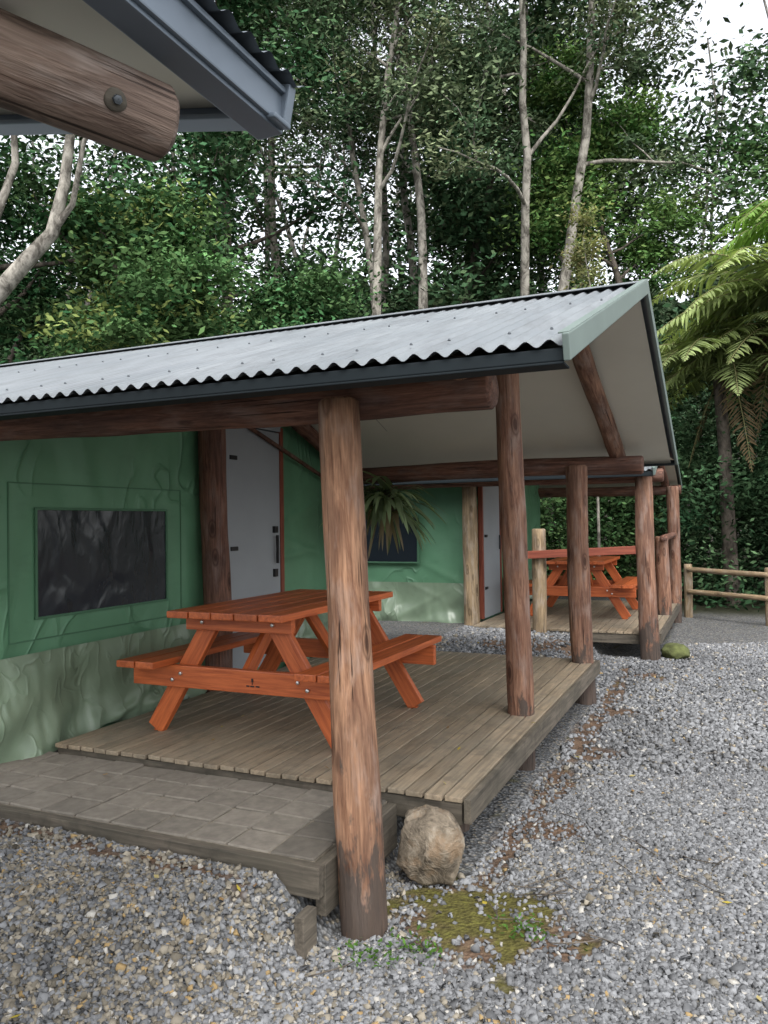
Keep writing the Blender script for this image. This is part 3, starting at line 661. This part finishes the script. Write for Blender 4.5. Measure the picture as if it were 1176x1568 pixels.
# ---------------------------------------------------------------- overhead roof corner of neighbouring cabin
def overhead():
    root=empty('neighbouring_veranda',(-1.5,0,2.5));cx,cy,cz=-.955,1.566,2.575;m=.2
    def f(u,v):
        y=cy-4.3*u+.05;x=cx+.05-2.6*v;z=cz+.05+m*2.6*v+.010*np.sin(2*np.pi*y/.076);return x,y,z
    grid('roof_sheet',500,4,f,simple('dark_roof_sheet',(.10,.12,.14),.45,.3),root)
    def s(u,v): return cx-.01-2.5*v,cy-.01-4.1*u,cz+.0+m*2.5*v
    grid('soffit',2,2,s,SOFFIT,root,False)
    plank('fascia',(cx,cy+.02,cz-.005),(cx,cy-4.2,cz-.005),.085,.03,BLUEM,root,up=(1,0,0))
    plank('fascia_foot',(cx-.03,cy+.02,cz-.052),(cx-.03,cy-4.2,cz-.052),.07,.012,BLUEM,root)
    plank('fascia_lip',(cx+.02,cy+.02,cz+.03),(cx+.02,cy-4.2,cz+.03),.014,.014,BLUEM,root)
    plank('barge_board',(cx+.03,cy+.012,cz-.0),(cx-2.5,cy+.012,cz+m*2.53-.0),.09,.03,BLUEM,root,up=(0,1,0))
    plank('barge_foot',(cx+.03,cy-.02,cz-.05),(cx-2.5,cy-.02,cz+m*2.53-.05),.07,.012,BLUEM,root)
    E=Vector((-1.053,1.283,2.415));d=Vector((-.118,-.28,.010))
    log('eave_log',E+d*9,E,.084,.077,LOG_END,root,.004,40,.014,seed=3)
    plank('cross_beam',(cx-.35,cy-.45,cz-.02),(cx-2.4,cy-.45,cz+.36),.09,.1,LOG_R,root)
    log('post',(-2.0,-.7,0),(-2.0,-.7,2.45),.1,.09,LOG_A,root)
    nrm=Vector((.85,-.35,-.3)).normalized();ax=E+d*.45
    log('bolt_plate',ax+nrm*.06,ax+nrm*.083,.022,.021,DECK_SIDE,root,0,20,.003)
    log('bolt_head',ax+nrm*.083,ax+nrm*.092,.009,.009,SCREW,root,0,6,.002)
overhead()
# ---------------------------------------------------------------- litter, twigs, weeds
r=np.random.default_rng(77);n=200
x=r.uniform(-3.2,2.5,n);y=r.uniform(1.7,9,n);k=~((x<-1.1)&(y>2.6)&(r.uniform(size=n)>.3));x=x[k];y=y[k]
z=np.where((x<-1.13)&(y>3.4)&(y<7.16),.36,np.where((x<-1.45)&(y>2.62)&(y<=3.4),.315,gh(x,y)+.022))
V,F=leafquads(np.stack([x,y,z],-1),.042,.018,r,0,3.5);cl=np.array([[.4,.32,.06],[.27,.17,.08],[.2,.13,.08],[.36,.3,.14]])[r.integers(0,4,len(x))]
npmesh('fallen_leaves',V,F,LEAF,None,False,np.repeat(cl,4,0))
ls=[]
for q in range(34):
    px,py=(r.uniform(-1.0,-.5),r.uniform(2.75,3.5)) if q<14 else (r.uniform(-3,1.5),r.uniform(1.9,2.6) if q<22 else r.uniform(3.4,7));
    if q>=22: px=r.uniform(-1,0)
    a=r.uniform(0,6.28);p=walk((px,py,float(gh(px,py))+.025),(math.cos(a),math.sin(a),0),r.uniform(.08,.26),5,r,.25);p[:,2]=gh(p[:,0],p[:,1])+.022;ls.append((p,np.full(6,.0025)))
V,F=tubes(ls,5);npmesh('twigs',V,F,BARK_D,None,True)
P=[];
for q in range(300):
    cx,cy=[(-1.1,2.72),(-1.25,2.62),(-.75,3.0)][r.integers(0,3)];px=cx+r.normal()*.06;py=cy+r.normal()*.05;P.append((px,py,float(gh(px,py))+abs(r.normal())*.02+.008))
V,F=leafquads(np.array(P),.026,.011,r,-.5,.5);npmesh('weeds',V,F,LEAF,None,False,np.repeat(np.array([[.07,.14,.03]])*r.uniform(.6,1.4,(len(P),1)),4,0))
# ---------------------------------------------------------------- world, sun, camera
w=bpy.data.worlds.new('World');scene.world=w;w.use_nodes=True;nt=w.node_tree;bg=nt.nodes['Background']
sky=nt.nodes.new('ShaderNodeTexSky');sky.sky_type='NISHITA';sky.sun_disc=False
EL=math.radians(58);AZ=math.radians(150)
sky.sun_elevation=EL;sky.sun_rotation=AZ;sky.air_density=1.2;sky.dust_density=3.5
hs=nt.nodes.new('ShaderNodeHueSaturation');hs.inputs['Saturation'].default_value=.2;hs.inputs['Value'].default_value=3.0;nt.links.new(sky.outputs[0],hs.inputs['Color']);nt.links.new(hs.outputs[0],bg.inputs['Color']);bg.inputs['Strength'].default_value=.15
sl=bpy.data.lights.new('sun','SUN');sl.energy=1.3;sl.angle=math.radians(22);sl.color=(1,.97,.92);so=bpy.data.objects.new('sun',sl);SC.objects.link(so)
dirv=Vector((math.sin(AZ)*math.cos(EL),math.cos(AZ)*math.cos(EL),math.sin(EL)));so.rotation_euler=dirv.to_track_quat('Z','Y').to_euler();so.location=(5,-5,12)
cam=bpy.data.cameras.new('camera');co=bpy.data.objects.new('camera',cam);SC.objects.link(co);scene.camera=co
cam.sensor_fit='VERTICAL';cam.sensor_height=36;cam.lens=27.55;cam.clip_start=.05;cam.clip_end=1000
yaw=math.radians(23.9);pt=math.radians(.76);ro=.0134
Fw=Vector((-math.sin(yaw)*math.cos(pt),math.cos(yaw)*math.cos(pt),math.sin(pt)));R=Vector((math.cos(yaw),math.sin(yaw),0));U=R.cross(Fw)
R2=R*math.cos(ro)-U*math.sin(ro);U2=U*math.cos(ro)+R*math.sin(ro)
Mx=Matrix((R2,U2,-Fw)).transposed().to_4x4();co.matrix_world=Matrix.Translation((0,0,1.6))@Mx
scene.view_settings.view_transform='Standard';scene.view_settings.look='None';scene.view_settings.exposure=0
